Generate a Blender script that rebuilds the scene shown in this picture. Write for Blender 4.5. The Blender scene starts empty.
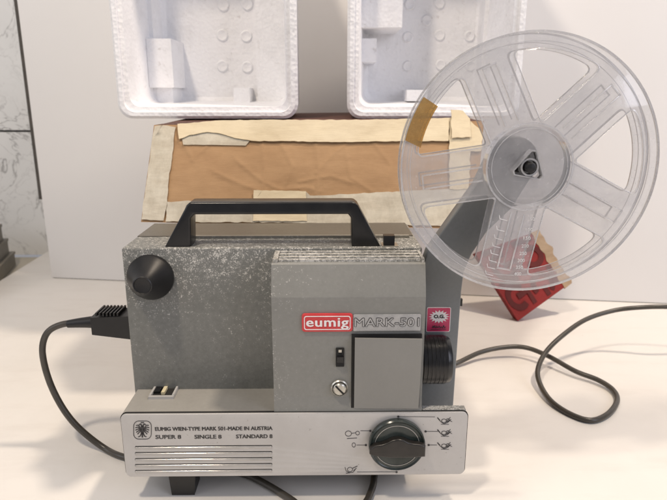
import bpy, bmesh, math, random
from mathutils import Vector, Matrix, Euler, noise
random.seed(7)
S = bpy.context.scene
C = S.collection
R = math.radians

# ---------------------------------------------------------------- camera
F, PW, PH = 590.0, 667.0, 500.0          # focal length in photo pixels
PITCH = math.atan(0.26)
H = 0.309                                 # camera height above the table
cam_d = bpy.data.cameras.new('camera')
cam_d.sensor_width = 36.0
cam_d.lens = 36.0 * F / PW
cam_d.clip_start = 0.01
cam_d.clip_end = 50
cam = bpy.data.objects.new('camera', cam_d)
C.objects.link(cam)
cam.location = (0, 0, H)
cam.rotation_euler = (math.pi / 2 - PITCH, 0, 0)
S.camera = cam
cam_d.dof.use_dof = True
cam_d.dof.focus_distance = 0.45
cam_d.dof.aperture_fstop = 14.0

# ---------------------------------------------------------------- world and lamps
W = bpy.data.worlds.new('World')
S.world = W
W.use_nodes = True
bg = W.node_tree.nodes['Background']
bg.inputs[0].default_value = (0.93, 0.93, 1.0, 1)
bg.inputs[1].default_value = 0.30

def lamp(name, loc, target, size, power, col, size_y=None):
    d = bpy.data.lights.new(name, 'AREA')
    d.shape = 'RECTANGLE' if size_y else 'DISK'
    d.size = size
    if size_y: d.size_y = size_y
    d.energy = power
    d.color = col
    o = bpy.data.objects.new(name, d)
    C.objects.link(o)
    o.location = loc
    o.rotation_euler = (Vector(target) - Vector(loc)).to_track_quat('-Z', 'Y').to_euler()
    return o
lamp('ceiling_lamp', (0.62, 0.42, 1.75), (0.0, 0.55, 0.0), 0.14, 18.0, (1.0, 0.84, 0.67))
lamp('second_ceiling_lamp', (-0.45, -0.10, 1.55), (0.0, 0.60, 0.05), 0.13, 11.5, (1.0, 0.855, 0.69))
lamp('window_light', (1.5, -0.7, 1.0), (0.1, 0.8, 0.15), 0.9, 12.0, (0.85, 0.87, 1.0), 1.2)
lamp('far_window_light', (-1.6, -0.3, 0.9), (0.0, 0.7, 0.15), 0.9, 6.0, (0.95, 0.96, 1.0), 1.2)

S.view_settings.view_transform = 'Standard'
S.view_settings.look = 'None'
S.view_settings.exposure = 0.0
S.view_settings.gamma = 1.0
S.render.engine = 'CYCLES'
S.cycles.max_bounces = 14
S.cycles.transparent_max_bounces = 24
S.cycles.transmission_bounces = 10

# ---------------------------------------------------------------- measuring: photo pixel -> point on a real plane
cP, sP = math.cos(PITCH), math.sin(PITCH)
def ray(px, py):
    u, v = (px - PW / 2) / F, (py - PH / 2) / F
    return Vector((u, cP - v * sP, -sP - v * cP))
def at(px, py, Y):                        # point on the upright plane y = Y
    d = ray(px, py)
    return Vector((0, 0, H)) + d * (Y / d.y)
def on(px, py, z=0.0):                    # point on the level plane at height z
    d = ray(px, py)
    return Vector((0, 0, H)) + d * ((z - H) / d.z)
PO = Vector((-0.1602, 0.399, 0.0))        # the projector's front left corner
YAW = R(0.75)
PM = Matrix.Translation(PO) @ Matrix.Rotation(YAW, 4, 'Z')
PMi = PM.inverted()
def L(px, py, yl):                        # (x, z) in the projector's own axes on its plane y = yl
    o = PMi @ Vector((0, 0, H))
    d = PMi.to_3x3() @ ray(px, py)
    p = o + d * ((yl - o.y) / d.y)
    return (p.x, p.z)

# ---------------------------------------------------------------- materials
def new_mat(name):
    m = bpy.data.materials.new(name)
    m.use_nodes = True
    nt = m.node_tree
    b = nt.nodes['Principled BSDF']
    return m, nt, b
def node(nt, t, **k):
    n = nt.nodes.new(t)
    for a, v in k.items(): setattr(n, a, v)
    return n
def link(nt, a, b): nt.links.new(a, b)
def coords(nt, scale=(1, 1, 1)):
    tc = node(nt, 'ShaderNodeTexCoord')
    mp = node(nt, 'ShaderNodeMapping')
    mp.inputs['Scale'].default_value = scale
    link(nt, tc.outputs['Object'], mp.inputs['Vector'])
    return mp.outputs[0]
def noise_tex(nt, vec, scale, detail=4, rough=0.55, dist=0):
    n = node(nt, 'ShaderNodeTexNoise')
    n.inputs['Scale'].default_value = scale
    n.inputs['Detail'].default_value = detail
    n.inputs['Roughness'].default_value = rough
    n.inputs['Distortion'].default_value = dist
    link(nt, vec, n.inputs['Vector'])
    return n.outputs['Fac']
def ramp(nt, fac, stops):
    r = node(nt, 'ShaderNodeValToRGB')
    while len(r.color_ramp.elements) < len(stops): r.color_ramp.elements.new(0.5)
    for e, (p, c) in zip(r.color_ramp.elements, stops):
        e.position = p
        e.color = c if len(c) == 4 else (*c, 1)
    link(nt, fac, r.inputs[0])
    return r.outputs[0]
def mixc(nt, fac, a, b):
    m = node(nt, 'ShaderNodeMix', data_type='RGBA')
    for s, v in ((m.inputs[0], fac), (m.inputs[6], a), (m.inputs[7], b)):
        if isinstance(v, (float, int)): s.default_value = v
        elif isinstance(v, tuple): s.default_value = v if len(v) == 4 else (*v, 1)
        else: link(nt, v, s)
    return m.outputs[2]
def math_n(nt, op, a, b=0.0, clamp=False):
    m = node(nt, 'ShaderNodeMath', operation=op)
    m.use_clamp = clamp
    for s, v in ((m.inputs[0], a), (m.inputs[1], b)):
        if isinstance(v, (float, int)): s.default_value = v
        else: link(nt, v, s)
    return m.outputs[0]
def bump(nt, b, h, strength, dist):
    n = node(nt, 'ShaderNodeBump')
    n.inputs['Strength'].default_value = strength
    n.inputs['Distance'].default_value = dist
    link(nt, h, n.inputs['Height'])
    link(nt, n.outputs[0], b.inputs['Normal'])

def mottled(name, c1, c2, scale=25, rough=0.5, metal=0.0, bumps=0.0, bscale=300, bd=0.0004, coat=0.0):
    m, nt, b = new_mat(name)
    v = coords(nt)
    f = noise_tex(nt, v, scale, 6)
    link(nt, ramp(nt, f, [(0.35, c1), (0.65, c2)]), b.inputs['Base Color'])
    b.inputs['Roughness'].default_value = rough
    b.inputs['Metallic'].default_value = metal
    b.inputs['Coat Weight'].default_value = coat
    if bumps: bump(nt, b, noise_tex(nt, v, bscale, 4), bumps, bd)
    return m

def worn_paint(name, base, base2, speck=(0.70, 0.68, 0.64), amount=0.5, zfade=None, rough=0.42, xfade=None, edge=0.05, grain_k=1.0):
    """grey hammer paint with corroded, flaked pale specks"""
    m, nt, b = new_mat(name)
    v = coords(nt)
    big = noise_tex(nt, v, 14, 5)
    c = ramp(nt, big, [(0.3, base), (0.7, base2)])
    fine = noise_tex(nt, v, 900, 2, 0.6)
    mid = noise_tex(nt, v, 330, 5, 0.75)
    cloud = noise_tex(nt, v, 30, 5, 0.62)
    s = math_n(nt, 'ADD', math_n(nt, 'MULTIPLY', fine, 0.45), math_n(nt, 'MULTIPLY', mid, 0.55))
    s = math_n(nt, 'ADD', s, math_n(nt, 'MULTIPLY', math_n(nt, 'SUBTRACT', cloud, 0.5), 0.20))
    if zfade or xfade:
        sp = node(nt, 'ShaderNodeSeparateXYZ')
        link(nt, v, sp.inputs[0])
        for ax, fd in (('Z', zfade), ('X', xfade)):
            if not fd: continue
            mr = node(nt, 'ShaderNodeMapRange')
            mr.inputs[1].default_value, mr.inputs[2].default_value = fd[0], fd[1]
            mr.inputs[3].default_value, mr.inputs[4].default_value = fd[2], fd[3]
            link(nt, sp.outputs[ax], mr.inputs[0])
            s = math_n(nt, 'ADD', s, mr.outputs[0])
    if edge:
        ge = node(nt, 'ShaderNodeNewGeometry')
        pt = ramp(nt, ge.outputs['Pointiness'], [(0.51, (0, 0, 0)), (0.56, (edge,) * 3)])
        s = math_n(nt, 'ADD', s, pt)
    lo = 0.72 - amount * 0.2
    mask = ramp(nt, s, [(lo - 0.02, (0, 0, 0)), (lo + 0.02, (0.55,) * 3), (lo + 0.05, (1, 1, 1))])
    grain = ramp(nt, mid, [(0.35, (0.86,) * 3), (0.65, (1.13,) * 3)])
    mg = node(nt, 'ShaderNodeMix', data_type='RGBA', blend_type='MULTIPLY')
    mg.inputs[0].default_value = grain_k
    link(nt, c, mg.inputs[6]); link(nt, grain, mg.inputs[7])
    link(nt, mixc(nt, math_n(nt, 'MULTIPLY', mask, 0.75), mg.outputs[2], speck), b.inputs['Base Color'])
    rr = ramp(nt, mask, [(0, (rough,) * 3), (1, (0.85,) * 3)])
    link(nt, rr, b.inputs['Roughness'])
    hb = math_n(nt, 'ADD', math_n(nt, 'MULTIPLY', mid, 0.8), mask)
    bump(nt, b, hb, 0.6 * grain_k, 0.0005)
    return m

M = {}
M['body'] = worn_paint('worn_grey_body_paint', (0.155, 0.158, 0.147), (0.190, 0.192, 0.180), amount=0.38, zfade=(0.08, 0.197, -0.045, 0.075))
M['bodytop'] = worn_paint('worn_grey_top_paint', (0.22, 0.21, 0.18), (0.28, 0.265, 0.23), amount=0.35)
M['cover'] = worn_paint('grey_cover_paint', (0.205, 0.205, 0.19), (0.235, 0.235, 0.22), amount=0.20, zfade=(0.08, 0.192, -0.03, 0.0), xfade=(0.11, 0.15, 0.075, -0.03), grain_k=0.35)
M['vent'] = worn_paint('corroded_vent_paint', (0.22, 0.22, 0.20), (0.34, 0.33, 0.30), amount=0.95)
M['rear'] = worn_paint('dark_rear_grey', (0.105, 0.095, 0.08), (0.13, 0.12, 0.10), amount=0.0, grain_k=0.5)  # darker, browner grey for the strip at the back of the body top
M['door'] = worn_paint('grey_door_paint', (0.215, 0.213, 0.20), (0.24, 0.238, 0.225), amount=-0.3, rough=0.36, grain_k=0.12)
M['ledge'] = worn_paint('ledge_paint', (0.27, 0.26, 0.24), (0.33, 0.32, 0.295), amount=-0.05, rough=0.4, grain_k=0.25)
M['arm'] = worn_paint('blue_grey_arm_paint', (0.17, 0.182, 0.188), (0.20, 0.212, 0.218), amount=0.0, rough=0.42, grain_k=0.3)
M['panel'] = mottled('silver_panel', (0.47, 0.455, 0.44), (0.52, 0.505, 0.49), 12, 0.33, 0.15, 0.06, 900, 0.0002)
def brushed():
    m, nt, b = new_mat('brushed_silver_panel')
    v = coords(nt)
    g = noise_tex(nt, coords(nt, (0.03, 1, 3)), 420, 4, 0.7)
    cl = noise_tex(nt, v, 22, 6, 0.65)
    c = ramp(nt, cl, [(0.3, (0.45, 0.44, 0.43)), (0.7, (0.52, 0.51, 0.50))])
    spots = ramp(nt, noise_tex(nt, v, 380, 4, 0.75), [(0.28, (0.45, 0.42, 0.38)), (0.34, (1, 1, 1))])
    mm = node(nt, 'ShaderNodeMix', data_type='RGBA', blend_type='MULTIPLY'); mm.inputs[0].default_value = 0.8
    link(nt, c, mm.inputs[6]); link(nt, spots, mm.inputs[7]); link(nt, mm.outputs[2], b.inputs['Base Color'])
    link(nt, ramp(nt, g, [(0.3, (0.28,) * 3), (0.7, (0.42,) * 3)]), b.inputs['Roughness'])
    b.inputs['Metallic'].default_value = 0.18
    bump(nt, b, g, 0.12, 0.0001)
    return m
M['panel'] = brushed()
M['black'] = mottled('black_plastic', (0.006, 0.006, 0.007), (0.012, 0.012, 0.013), 60, 0.28, 0, 0.12, 700, 0.0002)
M['softblack'] = mottled('soft_black_plastic', (0.004, 0.004, 0.005), (0.009, 0.009, 0.010), 80, 0.42, 0, 0.1, 500)
M['hole'] = mottled('dark_inside', (0.008, 0.008, 0.008), (0.015, 0.014, 0.013), 60, 0.8)
M['ink'] = mottled('black_ink', (0.03, 0.028, 0.03), (0.05, 0.048, 0.05), 200, 0.6)
M['wornink'] = mottled('worn_black_ink', (0.02, 0.02, 0.02), (0.09, 0.085, 0.085), 420, 0.6)
M['steel'] = mottled('screw_steel', (0.45, 0.44, 0.40), (0.6, 0.58, 0.52), 200, 0.3, 0.8)
M['slot'] = mottled('vent_slot_grey', (0.42, 0.41, 0.39), (0.50, 0.48, 0.46), 90, 0.13, 0.35)
M['dial'] = mottled('dark_green_dial', (0.018, 0.026, 0.024), (0.045, 0.055, 0.052), 70, 0.22, 0.1, 0.08, 300, 0.0002)
M['grip'] = mottled('brown_black_grip', (0.012, 0.011, 0.010), (0.022, 0.019, 0.017), 90, 0.3)
M['red'] = mottled('red_enamel', (0.52, 0.035, 0.04), (0.60, 0.05, 0.055), 60, 0.35)
M['white'] = mottled('white_paint', (0.74, 0.70, 0.70), (0.82, 0.80, 0.80), 120, 0.45)
M['plate'] = mottled('brushed_nameplate', (0.34, 0.345, 0.35), (0.42, 0.42, 0.42), 160, 0.3, 0.3)
M['pink'] = mottled('magenta_sticker', (0.50, 0.03, 0.10), (0.60, 0.05, 0.14), 80, 0.35)
M['cream'] = mottled('cream_plastic', (0.55, 0.48, 0.30), (0.62, 0.55, 0.38), 90, 0.5)
M['cable'] = mottled('dark_cable', (0.045, 0.040, 0.034), (0.065, 0.058, 0.048), 60, 0.33)
M['foam'] = None

def foam_mat():
    m, nt, b = new_mat('white_polystyrene')
    v = coords(nt)
    vo = node(nt, 'ShaderNodeTexVoronoi')
    vo.inputs['Scale'].default_value = 230
    link(nt, v, vo.inputs['Vector'])
    dirt = noise_tex(nt, v, 16, 7, 0.65)
    dd = ramp(nt, dirt, [(0.30, (0.77, 0.77, 0.785)), (0.52, (0.88, 0.88, 0.90)), (0.8, (0.90, 0.90, 0.92))])
    scuff = ramp(nt, noise_tex(nt, v, 120, 5, 0.75), [(0.30, (0.75, 0.72, 0.70)), (0.40, (1, 1, 1))])
    mm = node(nt, 'ShaderNodeMix', data_type='RGBA', blend_type='MULTIPLY')
    mm.inputs[0].default_value = 0.6
    link(nt, dd, mm.inputs[6]); link(nt, scuff, mm.inputs[7])
    link(nt, mm.outputs[2], b.inputs['Base Color'])
    b.inputs['Roughness'].default_value = 0.75
    b.inputs['Subsurface Weight'].default_value = 0.0
    dent = ramp(nt, noise_tex(nt, v, 60, 5, 0.7), [(0.24, (-1.0 + 1.0,) * 3), (0.36, (1, 1, 1))])
    h = math_n(nt, 'ADD', math_n(nt, 'MULTIPLY', vo.outputs['Distance'], 0.6), math_n(nt, 'MULTIPLY', dirt, 0.8))
    h = math_n(nt, 'ADD', h, math_n(nt, 'MULTIPLY', dent, 1.2))
    bump(nt, b, h, 0.45, 0.0022)
    return m
M['foam'] = foam_mat()

def table_mat():
    m, nt, b = new_mat('white_laminate')
    v = coords(nt)
    f = noise_tex(nt, v, 3.0, 7, 0.6, 0.4)
    smudge = noise_tex(nt, coords(nt, (1, 3.2, 1)), 9, 6, 0.6)
    c = ramp(nt, f, [(0.32, (0.74, 0.715, 0.68)), (0.5, (0.80, 0.775, 0.74)), (0.7, (0.83, 0.80, 0.765))])
    c2 = ramp(nt, smudge, [(0.30, (0.86, 0.84, 0.83)), (0.48, (1, 1, 1))])
    mm = node(nt, 'ShaderNodeMix', data_type='RGBA', blend_type='MULTIPLY')
    mm.inputs[0].default_value = 0.35
    link(nt, c, mm.inputs[6]); link(nt, c2, mm.inputs[7])
    vo = node(nt, 'ShaderNodeTexVoronoi'); vo.inputs['Scale'].default_value = 24
    link(nt, v, vo.inputs['Vector'])
    fleck = ramp(nt, vo.outputs['Distance'], [(0.018, (1, 1, 1)), (0.030, (0, 0, 0))])
    rare = ramp(nt, noise_tex(nt, v, 7, 2), [(0.575, (0, 0, 0)), (0.59, (1, 1, 1))])
    fl = math_n(nt, 'MULTIPLY', fleck, rare)
    link(nt, mixc(nt, fl, mm.outputs[2], (0.16, 0.13, 0.11)), b.inputs['Base Color'])
    b.inputs['Roughness'].default_value = 0.34
    link(nt, ramp(nt, smudge, [(0.3, (0.5,) * 3), (0.7, (0.3,) * 3)]), b.inputs['Roughness'])
    bump(nt, b, noise_tex(nt, v, 55, 5), 0.06, 0.001)
    return m
M['table'] = table_mat()
M['counter'] = mottled('cream_counter', (0.50, 0.46, 0.38), (0.56, 0.52, 0.44), 8, 0.4)

def board_mat():
    m, nt, b = new_mat('white_board')
    v = coords(nt)
    f = noise_tex(nt, v, 2.2, 6, 0.55)
    link(nt, ramp(nt, f, [(0.3, (0.75, 0.745, 0.745)), (0.7, (0.79, 0.785, 0.79))]), b.inputs['Base Color'])
    b.inputs['Roughness'].default_value = 0.42
    bump(nt, b, noise_tex(nt, v, 4, 3), 0.12, 0.01)
    return m
M['board'] = board_mat()
M['boardedge'] = mottled('dark_board_edge', (0.05, 0.045, 0.04), (0.09, 0.08, 0.07), 50, 0.7)

def marble_mat():
    m, nt, b = new_mat('grey_veined_marble')
    v = coords(nt)
    base = ramp(nt, noise_tex(nt, v, 6, 6, 0.6, 0.6), [(0.3, (0.84, 0.84, 0.83)), (0.7, (0.93, 0.93, 0.92))])
    n1 = noise_tex(nt, v, 8, 9, 0.60, 0.9)
    vein = ramp(nt, math_n(nt, 'ABSOLUTE', math_n(nt, 'SUBTRACT', n1, 0.5)), [(0.0, (1, 1, 1)), (0.015, (0, 0, 0))])
    n2 = noise_tex(nt, v, 16, 7, 0.6, 1.2)
    vein2 = ramp(nt, math_n(nt, 'ABSOLUTE', math_n(nt, 'SUBTRACT', n2, 0.52)), [(0.0, (0.5,) * 3), (0.014, (0, 0, 0))])
    k = math_n(nt, 'ADD', math_n(nt, 'MULTIPLY', vein, 1.0), vein2, True)
    k = math_n(nt, 'MULTIPLY', k, ramp(nt, noise_tex(nt, v, 4, 2), [(0.35, (0.1,) * 3), (0.6, (1, 1, 1))]))
    link(nt, mixc(nt, k, base, (0.24, 0.23, 0.225)), b.inputs['Base Color'])
    b.inputs['Roughness'].default_value = 0.22
    return m
M['marble'] = marble_mat()
M['grout'] = mottled('dark_grout', (0.03, 0.028, 0.026), (0.05, 0.047, 0.043), 50, 0.8)
M['taupe'] = mottled('taupe_grey_slab', (0.20, 0.185, 0.155), (0.26, 0.24, 0.205), 30, 0.5, 0, 0.2, 200)

def card_mat(name, a, b2, stain=(0.0, 0.0, 0.0), k=0.35):
    m, nt, b = new_mat(name)
    v = coords(nt)
    f = noise_tex(nt, v, 7, 6, 0.6)
    c = ramp(nt, f, [(0.3, a), (0.7, b2)])
    fl = noise_tex(nt, coords(nt, (14, 1, 260)), 6, 3)
    sm = noise_tex(nt, coords(nt, (3, 1, 12)), 9, 6, 0.7)
    mm = node(nt, 'ShaderNodeMix', data_type='RGBA', blend_type='MULTIPLY')
    mm.inputs[0].default_value = k
    link(nt, c, mm.inputs[6]); link(nt, ramp(nt, sm, [(0.3, (0.55, 0.48, 0.40)), (0.6, (1, 1, 1))]), mm.inputs[7])
    link(nt, mm.outputs[2], b.inputs['Base Color'])
    b.inputs['Roughness'].default_value = 0.75
    h = math_n(nt, 'ADD', math_n(nt, 'MULTIPLY', fl, 0.3), f)
    bump(nt, b, h, 0.35, 0.002)
    return m
M['card'] = card_mat('brown_cardboard', (0.36, 0.215, 0.105), (0.45, 0.285, 0.15))
M['cardin'] = card_mat('dark_cardboard', (0.085, 0.035, 0.025), (0.13, 0.055, 0.038))
M['papertape'] = card_mat('cream_paper_tape', (0.66, 0.56, 0.38), (0.76, 0.67, 0.50), k=0.35)
M['oldtape'] = card_mat('translucent_old_tape', (0.62, 0.57, 0.46), (0.74, 0.70, 0.60), k=0.45)
def see_through(m, k0, k1):
    nt = m.node_tree; out = nt.nodes['Material Output']; b = nt.nodes['Principled BSDF']
    tr = node(nt, 'ShaderNodeBsdfTransparent'); mx = node(nt, 'ShaderNodeMixShader')
    f = noise_tex(nt, coords(nt, (1, 1, 0.35)), 40, 6, 0.7)
    link(nt, ramp(nt, f, [(0.3, (k0,) * 3), (0.7, (k1,) * 3)]), mx.inputs[0])
    link(nt, b.outputs[0], mx.inputs[1]); link(nt, tr.outputs[0], mx.inputs[2]); link(nt, mx.outputs[0], out.inputs[0])
see_through(M['oldtape'], 0.02, 0.42)
M['browntape'] = card_mat('shiny_brown_tape', (0.45, 0.29, 0.12), (0.55, 0.37, 0.17), k=0.2)
M['redcard'] = card_mat('red_printed_card', (0.22, 0.013, 0.013), (0.31, 0.022, 0.02), k=0.3)
M['darkred'] = card_mat('dark_red_print', (0.085, 0.008, 0.008), (0.14, 0.014, 0.013), k=0.3)
M['torn'] = card_mat('torn_card_edge', (0.36, 0.25, 0.16), (0.50, 0.38, 0.26), k=0.6)

def clear_mat(name, milk=0.10, tint=(0.93, 0.93, 0.94), rough=0.07, extra=1.0):
    m = bpy.data.materials.new(name)
    m.use_nodes = True
    nt = m.node_tree
    nt.nodes.remove(nt.nodes['Principled BSDF'])
    out = nt.nodes['Material Output']
    v = coords(nt)
    tr = node(nt, 'ShaderNodeBsdfTransparent'); tr.inputs[0].default_value = (*tint, 1)
    gl = node(nt, 'ShaderNodeBsdfGlossy'); gl.inputs['Roughness'].default_value = rough
    gl.inputs[0].default_value = (1, 1, 1, 1)
    df = node(nt, 'ShaderNodeBsdfDiffuse'); df.inputs[0].default_value = (0.88, 0.87, 0.88, 1)
    fr = node(nt, 'ShaderNodeFresnel'); fr.inputs[0].default_value = 1.5
    fk = math_n(nt, 'MULTIPLY', fr.outputs[0], extra, True)
    dirt = ramp(nt, noise_tex(nt, v, 45, 6, 0.7), [(0.3, (milk * 0.5,) * 3), (0.75, (milk * 1.6,) * 3)])
    dust = ramp(nt, noise_tex(nt, v, 620, 3, 0.7), [(0.66, (0, 0, 0)), (0.72, (0.35,) * 3)])
    scr = ramp(nt, noise_tex(nt, coords(nt, (1, 1, 14)), 60, 4, 0.7), [(0.66, (0, 0, 0)), (0.72, (0.16,) * 3)])
    dirt = math_n(nt, 'ADD', math_n(nt, 'ADD', dirt, dust), scr, True)
    m1 = node(nt, 'ShaderNodeMixShader'); link(nt, dirt, m1.inputs[0])
    link(nt, tr.outputs[0], m1.inputs[1]); link(nt, df.outputs[0], m1.inputs[2])
    m2 = node(nt, 'ShaderNodeMixShader'); link(nt, fk, m2.inputs[0])
    link(nt, m1.outputs[0], m2.inputs[1]); link(nt, gl.outputs[0], m2.inputs[2])
    bm_ = node(nt, 'ShaderNodeBump'); bm_.inputs['Strength'].default_value = 0.15; bm_.inputs['Distance'].default_value = 0.0004
    link(nt, noise_tex(nt, v, 90, 4), bm_.inputs['Height'])
    link(nt, bm_.outputs[0], gl.inputs['Normal'])
    link(nt, m2.outputs[0], out.inputs[0])
    return m
M['clear'] = clear_mat('clear_plastic', 0.15, (0.985, 0.985, 0.988))
M['clearrib'] = clear_mat('clear_plastic_rib', 0.34, (0.97, 0.97, 0.975), 0.09, 3.2)
M['clearlight'] = clear_mat('clear_moulded_print', 0.62, (0.9, 0.9, 0.9), 0.2)
def amber():
    m = clear_mat('amber_sticky_tape', 0.5, (0.80, 0.58, 0.25), 0.25)
    for n in m.node_tree.nodes:
        if n.type == 'BSDF_DIFFUSE': n.inputs[0].default_value = (0.50, 0.33, 0.13, 1)
    return m
M['amber'] = amber()

# ---------------------------------------------------------------- object helpers
def tag(o, label=None, cat=None, group=None, kind=None):
    if label: o['label'] = label
    if cat: o['category'] = cat
    if group: o['group'] = group
    if kind: o['kind'] = kind
    elif cat: o['kind'] = 'thing'
    return o
def empty(name, loc=(0, 0, 0), rz=0.0):
    o = bpy.data.objects.new(name, None)
    o.empty_display_size = 0.02
    o.location = loc
    o.rotation_euler = (0, 0, rz)
    C.objects.link(o)
    return o
def smooth(me, ang=35):
    me.polygons.foreach_set('use_smooth', [True] * len(me.polygons))
    bm = bmesh.new(); bm.from_mesh(me)
    for e in bm.edges:
        if len(e.link_faces) == 2 and e.calc_face_angle(0) > R(ang): e.smooth = False
    bm.to_mesh(me); bm.free()
def link_me(name, me, mat, parent=None, sm=True):
    o = bpy.data.objects.new(name, me)
    C.objects.link(o)
    me.materials.clear()
    for k in (mat if isinstance(mat, (list, tuple)) else [mat]): me.materials.append(k)
    if parent: o.parent = parent
    if sm: smooth(me)
    return o
def finish(name, bm, mat, parent=None, bev=0.0, seg=2, sm=True, recalc=True, ang=35):
    if bev:
        es = [e for e in bm.edges if len(e.link_faces) == 2 and e.calc_face_angle(0) > R(30)]
        bmesh.ops.bevel(bm, geom=es, offset=bev, segments=seg, affect='EDGES', profile=0.5, clamp_overlap=True)
    if recalc: bmesh.ops.recalc_face_normals(bm, faces=bm.faces)
    me = bpy.data.meshes.new(name)
    bm.to_mesh(me); bm.free()
    o = link_me(name, me, mat, parent, False)
    if sm: smooth(me, ang)
    return o
def bx(bm, x0, x1, y0, y1, z0, z1, mi=0):
    vs = [bm.verts.new(p) for p in ((x0, y0, z0), (x1, y0, z0), (x1, y1, z0), (x0, y1, z0), (x0, y0, z1), (x1, y0, z1), (x1, y1, z1), (x0, y1, z1))]
    for f in ((3, 2, 1, 0), (4, 5, 6, 7), (0, 1, 5, 4), (1, 2, 6, 5), (2, 3, 7, 6), (3, 0, 4, 7)):
        fc = bm.faces.new([vs[i] for i in f]); fc.material_index = mi
    return vs
def box(name, x0, x1, y0, y1, z0, z1, mat, parent=None, bev=0.0, seg=2):
    bm = bmesh.new(); bx(bm, x0, x1, y0, y1, z0, z1)
    return finish(name, bm, mat, parent, bev, seg)
def rev(bm, prof, origin, axis='Y', seg=48, caps=True):
    """revolve a profile of (r, t) about an axis through origin; t runs along the axis"""
    O = Vector(origin)
    rings = []
    for r, t in prof:
        ring = []
        for i in range(seg):
            a = 2 * math.pi * i / seg
            c, s = r * math.cos(a), r * math.sin(a)
            p = {'X': (t, c, s), 'Y': (c, t, s), 'Z': (c, s, t)}[axis]
            ring.append(bm.verts.new(O + Vector(p)))
        rings.append(ring)
    for a, b in zip(rings, rings[1:]):
        for i in range(seg):
            j = (i + 1) % seg
            bm.faces.new((a[i], a[j], b[j], b[i]))
    if caps:
        bm.faces.new(rings[0]); bm.faces.new(rings[-1])
    return rings
def lathe(name, prof, origin, axis, mat, parent=None, seg=48, caps=True, bev=0.0):
    bm = bmesh.new(); rev(bm, prof, origin, axis, seg, caps)
    return finish(name, bm, mat, parent, bev)
def curve_me(loops, ext, bev=0.0, res=2, closed=True):
    """flat outline(s) with holes -> solid plate mesh in the XY plane"""
    cu = bpy.data.curves.new('tmp', 'CURVE')
    cu.dimensions = '2D'; cu.fill_mode = 'BOTH'
    cu.extrude = max(ext - bev, 0.00001); cu.bevel_depth = bev; cu.bevel_resolution = res
    cu.offset = -bev
    for lp in loops:
        s = cu.splines.new('POLY')
        s.points.add(len(lp) - 1)
        for q, p in zip(s.points, lp): q.co = (p[0], p[1], 0, 1)
        s.use_cyclic_u = True
    o = bpy.data.objects.new('tmp', cu); C.objects.link(o)
    bpy.context.view_layer.update()
    dg = bpy.context.evaluated_depsgraph_get()
    me = bpy.data.meshes.new_from_object(o.evaluated_get(dg))
    bpy.data.objects.remove(o); bpy.data.curves.remove(cu)
    return me
def plate(name, loops, y0, y1, mat, parent=None, bev=0.0, res=2, sm=True):
    """loops of (x, z), thick from y0 to y1"""
    me = curve_me(loops, (y1 - y0) / 2, bev, res)
    ym = (y0 + y1) / 2
    for v in me.vertices: v.co = (v.co.x, ym - v.co.z, v.co.y)
    bm = bmesh.new(); bm.from_mesh(me); bmesh.ops.remove_doubles(bm, verts=bm.verts, dist=1e-6)
    bmesh.ops.recalc_face_normals(bm, faces=bm.faces); bm.to_mesh(me); bm.free()
    me.name = name
    return link_me(name, me, mat, parent, sm)
def rrect(x0, z0, x1, z1, r, n=6):
    pts = []
    for cx, cz, a0 in ((x1 - r, z1 - r, 0), (x0 + r, z1 - r, 90), (x0 + r, z0 + r, 180), (x1 - r, z0 + r, 270)):
        for i in range(n + 1):
            a = R(a0 + 90 * i / n)
            pts.append((cx + r * math.cos(a), cz + r * math.sin(a)))
    return pts
def circ(x, z, r, n=40, e=1.0):
    return [(x + r * math.cos(2 * math.pi * i / n), z + r * e * math.sin(2 * math.pi * i / n)) for i in range(n)]
def text_me(body, width, height, weight=0.0, spacing=1.0, ext=0.00008):
    cu = bpy.data.curves.new('t', 'FONT')
    cu.body = body; cu.size = 1; cu.extrude = 0.0; cu.offset = weight; cu.space_character = spacing
    cu.resolution_u = 3
    o = bpy.data.objects.new('t', cu); C.objects.link(o)
    bpy.context.view_layer.update()
    me = bpy.data.meshes.new_from_object(o.evaluated_get(bpy.context.evaluated_depsgraph_get()))
    bpy.data.objects.remove(o); bpy.data.curves.remove(cu)
    xs = [v.co.x for v in me.vertices]; ys = [v.co.y for v in me.vertices]
    x0, x1, y0, y1 = min(xs), max(xs), min(ys), max(ys)
    for v in me.vertices:
        v.co = ((v.co.x - x0) / (x1 - x0) * width, (v.co.y - y0) / (y1 - y0) * height, 0)
    return me
def text(name, body, x0, z0, x1, z1, y, mat, parent, weight=0.0, spacing=1.0, mirror=False):
    me = text_me(body, x1 - x0, z1 - z0, weight, spacing)
    for v in me.vertices:
        X = (x1 - v.co.x) if mirror else (x0 + v.co.x)
        v.co = (X, y, z0 + v.co.y)
    bm = bmesh.new(); bm.from_mesh(me)
    r = bmesh.ops.extrude_face_region(bm, geom=bm.faces[:])
    bmesh.ops.translate(bm, vec=(0, 0.00015, 0), verts=[g for g in r['geom'] if isinstance(g, bmesh.types.BMVert)])
    bmesh.ops.recalc_face_normals(bm, faces=bm.faces); bm.to_mesh(me); bm.free()
    return link_me(name, me, mat, parent, False)
def catmull(pts, n=10):
    P = [Vector(p) for p in pts]; P = [P[0] * 2 - P[1]] + P + [P[-1] * 2 - P[-2]]
    out = []
    for i in range(1, len(P) - 2):
        a, b, c, d = P[i - 1:i + 3]
        for k in range(n):
            t = k / n
            out.append(0.5 * ((2 * b) + (c - a) * t + (2 * a - 5 * b + 4 * c - d) * t * t + (3 * b - a - 3 * c + d) * t ** 3))
    out.append(P[-2])
    return out
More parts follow.
